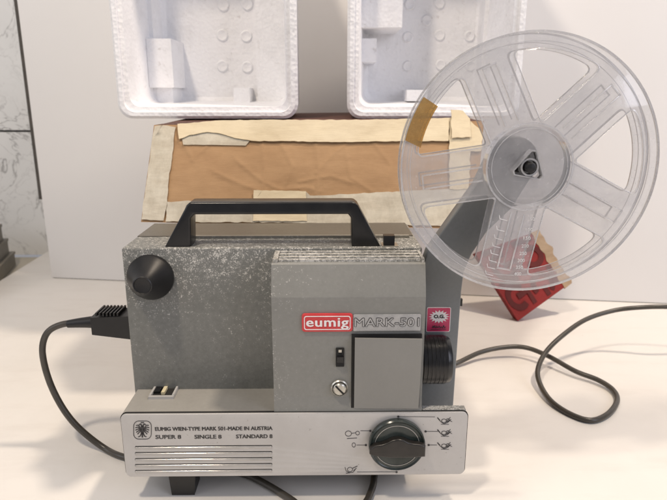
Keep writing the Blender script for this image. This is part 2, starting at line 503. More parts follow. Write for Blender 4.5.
def tube(bm, pts, r, seg=12, close=True):
    up = Vector((0, 0, 1)); prev = None; n0 = None
    for i, p in enumerate(pts):
        t = (pts[min(i + 1, len(pts) - 1)] - pts[max(i - 1, 0)]).normalized()
        if n0 is None:
            n0 = t.cross(up)
            if n0.length < 0.01: n0 = t.cross(Vector((1, 0, 0)))
            n0.normalize()
        else:
            n0 = (n0 - t * n0.dot(t)).normalized()
        b = t.cross(n0)
        rr = r(i / (len(pts) - 1)) if callable(r) else r
        ring = [bm.verts.new(p + (n0 * math.cos(2 * math.pi * k / seg) + b * math.sin(2 * math.pi * k / seg)) * rr) for k in range(seg)]
        if prev:
            for k in range(seg): bm.faces.new((prev[k], prev[(k + 1) % seg], ring[(k + 1) % seg], ring[k]))
        elif close: bm.faces.new(ring)
        prev = ring
    if close: bm.faces.new(prev)
def strokes(bm, segs, y, w, th=0.00015):
    """ink lines: segs of ((x0,z0),(x1,z1)) on an upright plane"""
    for (x0, z0), (x1, z1) in segs:
        d = Vector((x1 - x0, z1 - z0))
        if d.length < 1e-6: continue
        n = Vector((-d.y, d.x)).normalized() * w / 2
        q = [(x0 + n.x, z0 + n.y), (x1 + n.x, z1 + n.y), (x1 - n.x, z1 - n.y), (x0 - n.x, z0 - n.y)]
        f = [bm.verts.new((a, y, c)) for a, c in q]; g = [bm.verts.new((a, y + th, c)) for a, c in q]
        bm.faces.new(f); bm.faces.new(g[::-1])
        for i in range(4): bm.faces.new((f[i], f[(i + 1) % 4], g[(i + 1) % 4], g[i]))

# ================================================================ SETTING
# cream counter far behind, white table sheet in front
cb = bmesh.new(); bx(cb, -2.2, 1.6, 0.6, 1.205, -0.06, -0.020)
tag(finish('counter', cb, M['counter'], None, 0.004), kind='structure')
a, b_ = on(47, 252), on(-60, 318)
d = (b_ - a).normalized()
e0 = a - d * 0.02
pts = [(e0.x, e0.y), (b_.x + d.x * 0.6, b_.y + d.y * 0.6), (-1.3, -0.3), (1.5, -0.3), (1.5, e0.y)]
bm = bmesh.new()
top = [bm.verts.new((x, y, 0)) for x, y in pts]; bot = [bm.verts.new((x, y, -0.0175)) for x, y in pts]
bm.faces.new(top); bm.faces.new(bot[::-1])
for i in range(5): bm.faces.new((top[i], top[(i + 1) % 5], bot[(i + 1) % 5], bot[i]))
tag(finish('tabletop', bm, M['table'], None, 0.001), kind='structure')

# veined marble tile wall
wall = empty('tile_wall', (-0.6, 1.21, -0.02))
tag(wall, 'grey veined marble tile wall behind the left edge of the white board', 'wall')
seamz = at(16, 131, 1.21).z + 0.02
def local_box(name, x0, x1, y0, y1, z0, z1, mat, parent, bev=0.0):
    return box(name, x0, x1, y0, y1, z0, z1, mat, parent, bev)
local_box('grout', -1.8, 2.2, 0.004, 0.03, 0.003, 1.4, M['grout'], wall)
tw = 0.60
for i in range(-3, 3):
    for z0, z1 in ((0.004, seamz - 0.002), (seamz + 0.002, seamz + 0.30), (seamz + 0.304, 1.398)):
        x0 = 0.2 + i * tw
        local_box('tile', x0 + 0.002, x0 + tw - 0.002, 0.0, 0.012, z0, z1, M['marble'], wall, 0.0008)

# white board standing upright on the table
bl = on(51, 278); br = on(667, 304)
ang = math.atan2(br.y - bl.y, br.x - bl.x)
board = empty('backdrop_board', (bl.x, bl.y, 0), ang)
tag(board, 'tall plain white board standing upright on the table behind everything', 'board')
bm = bmesh.new(); bx(bm, 0.002, 1.7, 0, 0.012, 0.0012, 1.05)
finish('board_panel', bm, M['board'], board, 0.001)
box('edge_strip', -0.0035, 0.0018, -0.0005, 0.0125, 0.14, 1.05, M['boardedge'], board, 0.0005)
box('bottom_seam', 0.004, 1.69, 0.0015, 0.0105, 0.0, 0.0014, M['boardedge'], board)

# a stack of three grey slabs on the counter, far left
p0, p1 = on(0, 283, -0.02), on(16, 265, -0.02)
sa = math.atan2(p1.y - p0.y, p1.x - p0.x)
lbl = ['grey-brown slab at the bottom of the stack by the tile wall',
       'grey-brown slab in the middle of the stack of three by the tile wall',
       'topmost grey-brown slab of the stack by the tile wall']
for k, (zz, hh, off, le) in enumerate(((0, .029, 0, 0), (.0292, .029, -.007, -.008), (.0584, .031, -.012, -.018))):
    t = empty('stacked_slab', (p1.x, p1.y, -0.02 + zz), sa)
    tag(t, lbl[k], 'slab', 'grey slabs stacked by the tile wall')
    box('tray', -0.30, le, 0.0 - off, 0.35, 0.0, hh * 0.80, M['taupe'], t, 0.002)
    box('lid', -0.3015, le + .0015, -0.0015 - off, 0.3515, hh * 0.8 + 0.0004, hh - 0.0003, M['taupe'], t, 0.0015)

# ================================================================ CARTONS AND FOAM BEHIND
def grid_quad(bm, A, B, Cc, D, nx, nz, fn=None, mi=0):
    """A bottom-left, B bottom-right, Cc top-right, D top-left"""
    V = []
    for j in range(nz + 1):
        row = []
        for i in range(nx + 1):
            u, v = i / nx, j / nz
            p = (A * (1 - u) + B * u) * (1 - v) + (D * (1 - u) + Cc * u) * v
            if fn: p = p + fn(u, v, p)
            row.append(bm.verts.new(p))
        V.append(row)
    for j in range(nz):
        for i in range(nx):
            f = bm.faces.new((V[j][i], V[j][i + 1], V[j + 1][i + 1], V[j + 1][i])); f.material_index = mi
    return V

FB, FT = 0.560, 0.610                     # front of the box at its bottom and at its top edge
A = at(141, 222, FB); B = at(474, 229, FB + 0.01)
D = at(154, 125, FT); E = at(484, 121, FT + 0.01)
def _plane(px, py):
    n_ = (B - A).cross(D - A).normalized(); o_ = Vector((0, 0, H)); d_ = ray(px, py)
    return o_ + d_ * ((A - o_).dot(n_) / d_.dot(n_))
E = _plane(484, 121)
zb = min(A.z, B.z)
carton = empty('cardboard_box', ((A.x + B.x) / 2, FB, A.z))
tag(carton, 'wide low brown cardboard box patched with cream paper tape under the foam trays', 'cardboard box')
O = carton.location.copy()
CREASES = [[(176, 140), (186, 148), (193, 160)], [(193, 160), (206, 148), (214, 139)], [(345, 144), (334, 152), (322, 165), (316, 172)], [(236, 160), (262, 182), (280, 190), (306, 188), (320, 192)], [(215, 172), (240, 184), (262, 192)],
           [(300, 182), (330, 176), (352, 183)], [(316, 146), (318, 170), (316, 194)], [(262, 144), (264, 170), (262, 192)], [(345, 150), (350, 178), (372, 192)], [(375, 145), (390, 165), (384, 190)], [(282, 146), (292, 166), (284, 186)]]
CR3 = []
for pl in CREASES:
    w_ = [_plane(x, y) - O for x, y in pl]
    CR3 += list(zip(w_, w_[1:]))
def crease(p):
    h = 0.0
    for a, b in CR3:
        if abs(p.x - (a.x + b.x) / 2) > 0.03 or abs(p.z - (a.z + b.z) / 2) > 0.03: continue
        ab = Vector((b.x - a.x, b.z - a.z)); ap = Vector((p.x - a.x, p.z - a.z))
        t = max(0.0, min(1.0, ap.dot(ab) / ab.length_squared))
        d = (ap - ab * t).length
        side = 1 if ab.x * ap.y - ab.y * ap.x > 0 else -1
        h = max(h, max(0.0, 1 - d / 0.0035) * 0.0007 + (max(0.0, 1 - d / 0.012) * 0.0004 if side > 0 else 0))
    return h
def wob(u, v, p):
    n = noise.noise(Vector((p.x * 9, p.z * 14, 1.3))) * 0.0045 + noise.noise(Vector((p.x * 70, p.z * 45, 3))) * 0.0006 + noise.noise(Vector((p.x * 30, p.z * 34, 7))) * 0.0012
    return Vector((0, n - crease(p), 0))
a_, b2, c_, d_ = A - O, B - O, E - O, D - O
bm = bmesh.new()
DEP = 0.30
back = Vector((0, DEP, 0))
grid_quad(bm, a_, b2, c_, d_, 230, 80, wob)
grid_quad(bm, a_ + back, a_, d_, d_ + Vector((0, DEP - 0.05, 0.0)), 12, 14)
grid_quad(bm, b2, b2 + back, c_ + Vector((0, DEP - 0.05, 0)), c_, 12, 14)
grid_quad(bm, b2 + back, a_ + back, d_ + Vector((0, DEP - 0.05, 0)), c_ + Vector((0, DEP - 0.05, 0)), 8, 6)
grid_quad(bm, a_ + back, b2 + back, b2, a_, 8, 6)
finish('box_walls', bm, M['card'], carton, sm=True, recalc=False)
bm = bmesh.new()                           # top flaps, dark reddish inside face up
tk = Vector((0, 0, -0.003))
r1, r2 = Vector((0, DEP - 0.055, 0.004)), Vector((0, DEP - 0.055, 0.004))
v8 = [d_ + Vector((.003, .004, 0)), c_ + Vector((-.003, .004, 0)), c_ + r2, d_ + r1]
up = [bm.verts.new(p) for p in v8]; dn = [bm.verts.new(p + tk) for p in v8]
bm.faces.new(up); bm.faces.new(dn[::-1])
for i in range(4): bm.faces.new((up[i], up[(i + 1) % 4], dn[(i + 1) % 4], dn[i]))
finish('top_flap', bm, M['cardin'], carton)

def on_front(px, py):                      # point on the leaning front of the carton
    o, dr = Vector((0, 0, H)), ray(px, py)
    n = (B - A).cross(D - A).normalized()
    return o + dr * ((A - o).dot(n) / dr.dot(n))
def tape(name, poly, mat, thick, jag=0.0, off=0.0, wobble=True, sub=True):
    """a strip of tape following the carton's front"""
    n = (B - A).cross(D - A).normalized()
    if n.y > 0: n = -n
    pts2 = []
    for i in range(len(poly)):
        p, q = Vector(poly[i]), Vector(poly[(i + 1) % len(poly)])
        m = max(1, int((q - p).length / 4))
        for k in range(m):
            s = p + (q - p) * k / m
            if jag and k: s = s + Vector((random.uniform(-jag, jag), random.uniform(-jag, jag)))
            pts2.append(s)
    bm = bmesh.new()
    bot = []
    for s in pts2:
        w = on_front(s.x, s.y)
        bot.append(bm.verts.new(w - O))
    f = bm.faces.new(bot)
    bmesh.ops.triangulate(bm, faces=[f], ngon_method='BEAUTY')
    for _ in range(9):
        long = [e for e in bm.edges if e.calc_length() > 0.009]
        if not long: break
        bmesh.ops.subdivide_edges(bm, edges=long, cuts=1)
        bmesh.ops.triangulate(bm, faces=bm.faces[:])
    for v in bm.verts:
        w = v.co + O
        v.co = v.co + wob(0, 0, v.co) + n * (0.0012 + thick + off)
    r = bmesh.ops.extrude_face_region(bm, geom=bm.faces[:])
    bmesh.ops.translate(bm, vec=-n * thick, verts=[g for g in r['geom'] if isinstance(g, bmesh.types.BMVert)])
    return finish(name, bm, mat, carton, sm=True)
tape('side_tape', [(155, 127), (163, 126), (176, 128), (174, 150), (170, 178), (168, 203), (164, 221), (142, 220), (146, 190), (151, 155)], M['oldtape'], 0.0008, 0.5)
tape('top_tape', [(178, 125), (220, 121.6), (260, 121), (320, 121), (380, 120.6), (449, 119), (448, 142), (400, 142), (340, 143), (290, 142), (256, 142), (235, 139), (222, 135), (208, 133), (190, 136), (180, 140)], M['papertape'], 0.0012, 0.35, 0.0004)
tape('clear_tape', [(182, 136), (207, 131), (224, 134), (250, 141), (246, 146), (184, 145)], M['oldtape'], 0.0005, 0.2, -0.0003)
tape('bottom_tape', [(168, 202), (210, 200), (255, 200), (258, 192), (306, 192), (310, 196), (360, 194), (420, 191), (470, 189), (470, 227), (400, 226), (330, 224), (250, 223), (166, 222)], M['oldtape'], 0.0007, 0.5)
tape('tape_end', [(254, 191), (306, 192), (307, 222), (253, 222)], M['papertape'], 0.0006, 0.3, 0.0009)
tape('corner_tape', [(449, 119), (466, 118), (474, 126), (482, 134), (480, 152), (470, 152), (468, 190), (449, 190)], M['papertape'], 0.0009, 0.8, 0.0005)
tape('corner_paper', [(450, 112), (462, 113), (469, 121), (470, 139), (451, 140)], M['papertape'], 0.0009, 0.6, 0.003)
# hidden plinth the box rests on
g = at(175, 250, 0.60).x, at(402, 250, 0.60).x
sup = empty('support_carton', ((g[0] + g[1]) / 2, 0.72, 0))
tag(sup, 'plain brown carton standing on the table behind the projector, carrying the taped box', 'carton')
hw = (g[1] - g[0]) / 2
box('carton_body', -hw, hw, -0.12, 0.13, 0.0, zb - 0.0045, M['card'], sup, 0.002)
box('sealing_tape', -hw + 0.0, hw, -0.02, 0.03, zb - 0.0044, zb - 0.0036, M['browntape'], sup)

# expanded polystyrene packing trays
def foam_tray(name, label, xl, xr, Yf, depth, zb, zt, seed, detail):
    w = xr - xl
    t = empty(name, ((xl + xr) / 2, Yf, zb))
    tag(t, label, 'foam tray', 'white foam packing trays on the cardboard box')
    hw = w / 2; h = zt - zb
    rim = 0.013; fl = 0.02
    outer = rrect(-hw, 0, hw, h, 0.016, 8)
    inner = rrect(-hw + rim, rim, hw - rim, h - rim, 0.012, 8)
    deepo = rrect(-hw + 0.006, 0.004, hw - 0.006, h - 0.004, 0.014, 8)
    n = len(outer)
    bm = bmesh.new()
    def ringv(lp, y, s=1.0):
        return [bm.verts.new((x, y, z)) for x, z in lp]
    r0 = ringv(outer, 0.003)
    r0b = ringv(rrect(-hw + .003, .003, hw - .003, h - .003, 0.014, 8), 0.0)
    r1 = ringv(rrect(-hw + rim * .55, rim * .55, hw - rim * .55, h - rim * .55, 0.013, 8), 0.0)
    r1b = ringv(rrect(-hw + rim * .6, rim * .6, hw - rim * .6, h - rim * .6, 0.013, 8), 0.004)
    r1c = ringv(rrect(-hw + rim, rim, hw - rim, h - rim, 0.012, 8), 0.0045)
    r2 = ringv(rrect(-hw + rim + .012, rim + .006, hw - rim - .010, h - rim - .006, 0.012, 8), depth - 0.022)
    r3 = ringv(rrect(-hw + rim + .017, rim + .011, hw - rim - .015, h - rim - .011, 0.010, 8), depth - 0.017)
    ro = ringv(deepo, depth)
    for p, q in ((ro, r0), (r0, r0b), (r0b, r1), (r1, r1b), (r1b, r1c), (r1c, r2), (r2, r3)):
        for i in range(n):
            j = (i + 1) % n
            bm.faces.new((p[i], p[j], q[j], q[i]))
    bm.faces.new(r3); bm.faces.new(ro)
    finish('tray_shell', bm, M['foam'], t)
    bw = depth - 0.0175                      # inner back wall
    for (x0, x1, z0, z1, y0, y1, bv) in detail['blocks']:
        box('moulded_block', x0, x1, y0, bw + 0.004 if y1 is None else y1, z0, z1, M['foam'], t, bv, 3)
    for (x, z, r) in detail['dimples']:
        bm = bmesh.new()
        rev(bm, [(r * 1.1, bw + 0.002), (r * 1.05, bw + 0.0002), (r * 0.95, bw - 0.0010), (r * 0.82, bw - 0.0016), (r * 0.6, bw - 0.0010), (r * 0.35, bw - 0.0004), (0.0005, bw - 0.0002)], (x, 0, z), 'Y', 28)
        finish('moulded_ring', bm, M['foam'], t)
    return t
FY = 0.690
def foam_bounds(pl, pr, yb):
    l, r = at(pl, yb, FY), at(pr, yb, FY)
    return l.x, r.x, (l.z + r.z) / 2
topz = D.z + 0.0035
x0, x1, z0 = foam_bounds(118.5, 298, 118.5)
z0 = topz
bw_l = lambda px, py: at(px, py, FY + 0.12)
def rel(px, py, cx, Y):
    p = at(px, py, Y); return p.x - cx, p.z - z0
cx = (x0 + x1) / 2
dim = [(*rel(px, py, cx, FY + 0.12), 0.0075) for px, py in ((223, 5), (247, 4), (222, 35), (246, 36), (222, 66), (247, 67), (222, -28), (246, -28))]
q = lambda px, py, Y=FY + 0.11: rel(px, py, cx, Y)
(bx0, bz0), (bx1, bz1) = q(156, 88), q(183, 42)
(cx0, cz0), (cx1, cz1) = q(237, 101), q(252, 88)
(ex0, ez0), (ex1, ez1) = q(162, 100), q(182, 72)
foam_tray('foam_tray', 'white foam packing tray standing on the left end of the brown box', x0, x1, FY, 0.14, z0, z0 + 0.30, 1,
          dict(dimples=dim, blocks=[(-.0895 + .012, bx0 + .004, .02, .285, .075, None, .008), (bx0 + .006, bx1 - .003, bz0, bz1, .062, None, .007), (cx0, cx1, cz0 - .004, cz1, .085, None, .004),
                                    (bx0 + .011, bx1 - .008, bz0 - .024, bz0 + .006, .074, None, .005), (q(257, 60)[0], (x1 - x0) / 2 - .0135, .012, .287, .104, None, .006)]))
x0, x1, _ = foam_bounds(347, 519, 118)
cx = (x0 + x1) / 2
dim = [(*rel(px, py, cx, FY + 0.12), 0.0068) for px, py in ((410, 4), (440, 3), (427, 20), (408, 37), (440, 35), (408, 66), (441, 65), (470, 36), (471, 66), (428, -15))]
(bx0, bz0), (bx1, bz1) = q(359, 33), q(398, -30)
(cx0, cz0), (cx1, cz1) = q(404, 101), q(424, 90)
(dx0, dz0), (dx1, dz1) = q(360, 64), q(374, 42)
foam_tray('foam_tray', 'white foam packing tray on the box, partly behind the clear reel', x0, x1, FY, 0.14, z0, z0 + 0.30, 2,
          dict(dimples=dim, blocks=[(bx0, bx1, bz0, .285, .045, None, .007), (cx0, cx1, cz0, cz1, .08, None, .003), (dx0, dx1, dz0, dz1, .06, None, .005),
                                    (q(478, 60)[0], (x1 - x0) / 2 - .0135, .012, .287, .09, None, .006)]))

# red printed carton leaning by the reel
b0 = on(518, 322, 0.0); 
red = empty('red_carton', (b0.x, b0.y, 0))
tag(red, 'small red printed carton with torn brown edge tipped on its corner behind the reel', 'carton')
Yr = b0.y
bp = at(518, 322, Yr)
def rp(px, py, t):                          # leans back a little towards the board
    p = at(px, py, Yr + t); return Vector((p.x - bp.x, t, p.z - bp.z))
q4 = [rp(518, 321, 0), rp(565, 287, 0.016), rp(532, 233, 0.052), rp(475, 253, 0.036)]
nn = (q4[1] - q4[0]).cross(q4[3] - q4[0]).normalized()
if nn.y < 0: nn = -nn
dz = -min(0, min(p.z for p in q4))
th = nn * 0.016
bm = bmesh.new()
f = [bm.verts.new(p) for p in q4]; g_ = [bm.verts.new(p + th) for p in q4]
bm.faces.new(f); bm.faces.new(g_[::-1])
for i in range(4): bm.faces.new((f[i], f[(i + 1) % 4], g_[(i + 1) % 4], g_[i]))
finish('carton_body', bm, M['redcard'], red, 0.0008)
eu, ev = q4[1] - q4[0], q4[3] - q4[0]
def on_red(u, v, o=0.0006): 
    return (q4[0] * (1 - u) + q4[1] * u) * (1 - v) + (q4[3] * (1 - u) + q4[2] * u) * v - nn * o
bm = bmesh.new()                            # bold dark-red figures printed on the face
def rbar(u0, v0, u1, v1):
    A_ = [on_red(u0, v0, .0004), on_red(u1, v0, .0004), on_red(u1, v1, .0004), on_red(u0, v1, .0004)]
    a1 = [bm.verts.new(p) for p in A_]; a2 = [bm.verts.new(p + nn * .0003) for p in A_]
    bm.faces.new(a1); bm.faces.new(a2[::-1])
    for i in range(4): bm.faces.new((a1[i], a1[(i + 1) % 4], a2[(i + 1) % 4], a2[i]))
def rstroke(pl, w):
    rows = []
    for i, p in enumerate(pl):
        a, b = Vector(pl[max(i - 1, 0)]), Vector(pl[min(i + 1, len(pl) - 1)])
        t = (b - a).normalized(); n2 = Vector((-t.y, t.x)) * w / 2
        cl = lambda q: (min(max(q.x, .015), .985), min(max(q.y, .015), .985))
        rows.append((cl(Vector(p) + n2), cl(Vector(p) - n2)))
    vs = [[bm.verts.new(on_red(*q, o=.0004)) for q in rw] + [bm.verts.new(on_red(*q, o=.0001)) for q in rw[::-1]] for rw in rows]
    for a, b in zip(vs, vs[1:]):
        for k in range(4): bm.faces.new((a[k], a[(k + 1) % 4], b[(k + 1) % 4], b[k]))
    bm.faces.new(vs[0]); bm.faces.new(vs[-1])
def arc(cx, cy, r_, a0, a1, n=16): return [(cx + r_ * math.cos(R(a0 + (a1 - a0) * i / n)), cy + r_ * math.sin(R(a0 + (a1 - a0) * i / n))) for i in range(n + 1)]
for pl, w in ((arc(.22, .26, .15, 30, 300), .085), ([(.22, .26), (.42, .26), (.42, .06)], .08), (arc(.70, .22, .16, -60, 200), .085), ([(.70, .04), (.70, .20)], .08), (arc(.30, .70, .17, 60, 330), .085),
              ([(.30, .70), (.52, .70), (.52, .50), (.60, .50)], .08), (arc(.80, .66, .14, -150, 110), .085), ([(.06, .48), (.40, .48)], .07), ([(.60, .93), (.94, .93)], .08), ([(.10, .95), (.45, .95)], .07), ([(.93, .10), (.93, .42)], .07)):
    rstroke(pl, w)
finish('printed_pattern', bm, M['darkred'], red)
bm = bmesh.new()                            # torn cardboard lip along the right edge
N = 26
rows = []
for i in range(N + 1):
    s = i / N
    inner = on_red(1.0 - 0.02 - 0.05 * noise.noise(Vector((s * 9, 2, 0))), s * 1.03 - .02, 0.0008)
    outer = on_red(1.15 + 0.07 * noise.noise(Vector((s * 7, 5, 0))), s * 1.04 - .02, -0.003)
    rows.append([bm.verts.new(inner), bm.verts.new(outer), bm.verts.new(outer + nn * .003), bm.verts.new(inner + nn * .003)])
for i in range(N):
    for k in range(4): bm.faces.new((rows[i][k], rows[i][(k + 1) % 4], rows[i + 1][(k + 1) % 4], rows[i + 1][k]))
bm.faces.new(rows[0]); bm.faces.new(rows[-1])
finish('torn_edge', bm, M['torn'], red)
lean = nn * 0.0

# ================================================================ THE PROJECTOR
proj = empty('film_projector', PO, YAW)
tag(proj, 'worn grey portable film projector with black handle and silver control panel', 'film projector')
PZT = L(121, 413.6, 0)[1]; PZB = L(128, 475.8, 0)[1]
W_ = 0.262
oo = PMi @ Vector((0, 0, H))
def yl_on(px, py, z):                       # local y where the pixel's ray meets height z
    d = PMi.to_3x3() @ ray(px, py)
    return (oo + d * ((z - oo.z) / d.z)).y
BF = yl_on(135, 389.5, PZT)                 # front plane of the recessed body
BT = L(300, 247.5, BF)[1]                   # top of the body
BB = yl_on(250, 224, BT)                    # back of the body
BL = L(121, 247, BF)[0]
CT = L(340, 265.5, 0.003)[1]                # top of the protruding cover
CL, CR = L(272.5, 340, 0.003)[0], L(424, 340, 0.003)[0]
print('projector', PZT, PZB, BF, BT, BB, BL, CT, CL, CR)

# body shell: front/side faces speckled, top paler
bm = bmesh.new()
bx(bm, BL, CR + 0.002, BF, BB, 0.030, BT)
es = [e for e in bm.edges]
bmesh.ops.bevel(bm, geom=es, offset=0.0016, segments=3, affect='EDGES', profile=0.5)
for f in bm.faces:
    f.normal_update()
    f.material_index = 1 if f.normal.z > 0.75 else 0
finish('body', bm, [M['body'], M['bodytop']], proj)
# thin strip of darker tone over the back of the top, and a raised rail
box('rear_top_strip', BL + 0.001, CR, yl_on(240, 236.5, BT), BB + 0.001, BT - 0.02, BT + 0.0006, M['rear'], proj, 0.0015)
box('top_rail', BL + 0.030, CR - 0.004, BF + 0.030, BF + 0.034, BT - 0.0005, BT + 0.0022, M['bodytop'], proj, 0.0008)
# base with ledge
bm = bmesh.new(); bx(bm, 0.0012, CR - 0.001, 0.0012, BB - 0.003, PZB + 0.0012, PZT)
finish('base', bm, M['ledge'], proj, 0.0022, 3)
lipy = yl_on(445, 406.5, PZT)
box('base_lip', CR - 0.0005, W_ - 0.0012, 0.0012, lipy, PZB + 0.0012, PZT + 0.0008, M['vent'], proj, 0.001)
box('underside', 0.012, CR, 0.02, BB - 0.012, PZB - 0.004, PZB + 0.003, M['hole'], proj, 0.001)

# silver control panel with five real slots cut through it
slots = []
for yy in (445.8, 451.8, 457.8, 463.7, 469.6):
    x0, z0 = L(135.8, yy + 1.5, 0); x1, z1 = L(272.2, yy - 1.7, 0)
    slots.append(rrect(x0, min(z0, z1), x1, max(z0, z1), 0.0007, 3))
pan = plate('control_panel', [rrect(0, PZB, W_, PZT, 0.0042, 6)] + slots, -0.0016, 0.0008, M['panel'], proj, 0.0004, 2)
for sl in slots:
    zc = (min(p[1] for p in sl) + max(p[1] for p in sl)) / 2
    xa, xb = min(p[0] for p in sl), max(p[0] for p in sl)
    bm = bmesh.new()
    rev(bm, [(0.0012, xa + .0003), (0.0012, xb - .0003)], (0, -0.0009, zc - 0.0011), 'X', 24)
    finish('slat', bm, M['slot'], pan)
bm = bmesh.new()                             # thin dark gasket round the panel
plate('panel_gasket', [rrect(-0.0007, PZB - 0.0007, W_ + 0.0007, PZT + 0.0004, 0.0046, 6), rrect(0.00015, PZB + 0.00015, W_ - 0.00015, PZT - 0.00015, 0.0041, 6)], 0.0000, 0.0018, M['hole'], proj)
bm.free()

# lettering on the panel
YP = -0.00185
def ptext(body, px0, py0, px1, py1, y=YP, mat='wornink', parent=None, weight=0.02, name='lettering', sp=1.0):
    x0, z0 = L(px0, py1, y); x1, z1 = L(px1, py0, y)
    for k in (1, 2, 3):
        text(name, body, x0 + .00013 * k, z0, x1 + .00013 * k, z1, y + .00003 * k, M[mat], parent or pan, 0.0, sp)
    weight = 0.0
    return text(name, body, x0, z0, x1, z1, y, M[mat], parent or pan, weight, sp)
ptext('EUMIG WIEN-TYPE MARK 501-MADE IN AUSTRIA', 155, 426.6, 272, 431.1, weight=0.018)
ptext('SUPER 8', 155.5, 435.2, 180.5, 439.2, weight=0.022)
ptext('SINGLE 8', 194.5, 435.0, 221, 439.0, weight=0.022)
ptext('STANDARD 8', 236, 434.6, 272, 438.6, weight=0.022)
# eagle emblem in a rounded frame
def P0(px, py): return L(px, py, YP)
bm = bmesh.new()
def poly_line(pl, w, closed=False, y=YP):
    pts = [L(a, b, y) for a, b in pl]
    if closed: pts.append(pts[0])
    strokes(bm, list(zip(pts, pts[1:])), y, w)
ec = (142.3, 430.2)
oct_ = []
for px, py in rrect(133.6, 421.2, 151.2, 439.3, 5, 5): oct_.append((px, py))
poly_line(oct_, 0.00045, True)
for s in (-1, 1):
    for k, (ex, ey) in enumerate(((6.4, -4.6), (7.0, -2.2), (6.9, 0.2), (6.1, 2.4), (4.8, 4.2))):
        poly_line([(ec[0] + s * 1.0, ec[1] - 0.4 + k * .25), (ec[0] + s * ex * .62, ec[1] + ey * .8 - 1.2), (ec[0] + s * ex, ec[1] + ey)], 0.0007)
    poly_line([(ec[0], ec[1] - 3), (ec[0] + s * 1.6, ec[1] - 6.2), (ec[0] + s * 3.2, ec[1] - 5.2)], 0.0009)
    poly_line([(ec[0], ec[1] + 2), (ec[0] + s * 2.6, ec[1] + 6.6)], 0.0008)
    poly_line([(ec[0] + s * 2.6, ec[1] + 6.4), (ec[0] + s * 4.2, ec[1] + 6.9)], 0.0006)
poly_line([(ec[0], ec[1] - 4.5), (ec[0], ec[1] + 4)], 0.0024)
poly_line([(ec[0], ec[1] + 3), (ec[0], ec[1] + 7.4)], 0.0011)
poly_line([(ec[0] - 1.6, ec[1] - 7.4), (ec[0] + 1.6, ec[1] - 7.4)], 0.0007)
finish('emblem', bm, M['ink'], pan, sm=False, recalc=False)
# dial markings
bm = None
def mark():
    global bm
    if bm is not None: finish('dial_marking', bm, M['ink'], pan, sm=False, recalc=False)
    bm = bmesh.new()
def dot(px, py, r=0.0009):
    x, z = P0(px, py)
    vs = [bm.verts.new((x + r * math.cos(a), YP, z + r * math.sin(a))) for a in [2 * math.pi * i / 14 for i in range(14)]]
    bm.faces.new(vs)
for pl, dp in (([(360.5, 431), (370, 431)], (370.3, 431)), ([(356.5, 445.3), (365.5, 445.3)], (365.9, 445.3)), ([(429, 445.2), (437, 445.2)], (428.7, 445.2)),
               ([(426, 431.6), (438, 431.6)], (425.6, 431.6)), ([(399, 416.7), (435, 417)], (398.3, 416.7)), ([(357, 472.2), (396.5, 472.2)], (396.6, 472.3))):
    mark(); poly_line(pl, 0.00028); dot(*dp)
def ring(px, py, rx, ry, w=0.00035, n=14):
    poly_line([(px + rx * math.cos(2 * math.pi * i / n), py + ry * math.sin(2 * math.pi * i / n)) for i in range(n)], w, True)
mark(); ring(353.8, 445.2, 1.7, 2.2)                                   # 0
mark(); ring(348.4, 433.8, 3.1, 2.7); poly_line([(351.5, 433.5), (356, 433)], .0003); ring(357.6, 433.3, 1.9, 1.9); poly_line([(347, 438.8), (357, 438.2)], .0004)   # lamp symbol
mark(); poly_line([(345, 467.3), (346, 471), (349, 472.8), (353, 472.5), (355.5, 469.5)], .0004); ring(350, 469.7, 2.6, 2.2)
poly_line([(352.5, 468.5), (357.5, 466.2)], .0005); poly_line([(353.5, 471), (356.5, 468.2)], .0004); poly_line([(346, 473.4), (350, 473)], .0005)
for (sx, sy, k) in ((443, 421, 0), (443, 433, 1), (443, 446, 2)):      # running film symbols
    mark(); poly_line([(sx - 5, sy - 2.5), (sx - 2, sy + 1), (sx + 1, sy + 3), (sx + 5, sy + 1.5), (sx + 7, sy - 1)], .0005)
    ring(sx + 1.0, sy, 2.4, 1.8, .0004); ring(sx + 5, sy - .6, 1.7, 1.5, .0004)
    for m_ in range(3): poly_line([(sx + 3 + m_ * 1.6, sy + 1.5 - m_), (sx + 7.5 + m_ * .8, sy - 3.5 + m_ * 2.2)], .00035)
    poly_line([(sx - 5.5, sy - 3.2), (sx - 3.2, sy - .5)], .0008)
    poly_line([(sx - 2, sy + 3.4), (sx + 6, sy + 3.6)], .0003)
mark(); bm.free()

# rotary dial with hump-shaped grip
dxc, dzc = L(396.7, 444.3, -0.004)
dr_ = (L(424.8, 444, -0.004)[0] - L(368.6, 444, -0.004)[0]) / 2
dial = lathe('dial', [(dr_ * .98, 0.0), (dr_, -0.001), (dr_, -0.0042), (dr_ * .965, -0.0052), (dr_ * .93, -0.0050), (dr_ * .90, -0.0044), (0.002, -0.0044)], (dxc, -0.0018, dzc), 'Y', M['dial'], proj, 72)
gp = []
for (u, w) in ((-.985, -.18), (-.98, .02), (-.8, .18), (-.55, .22), (-.36, .30), (-.2, .40), (0, .44), (.2, .40), (.36, .30), (.55, .24), (.75, .22), (.97, .14), (.97, -.30), (.7, -.32), (.3, -.34), (-.3, -.33), (-.7, -.28)):
    gp.append((dxc + u * dr_, dzc + w * dr_ * .95 + 0.0000))
grip = plate('grip', [gp], -0.0120, -0.0062, M['grip'], dial, 0.0012, 3)
ringm = bmesh.new()
rev(ringm, [(dr_ * .80, -.0063), (dr_ * .80, -.0066), (dr_ * .785, -.0066), (dr_ * .785, -.0063)], (dxc, 0, dzc), 'Y', 64, False)
finish('scale_ring', ringm, M['slot'], dial)

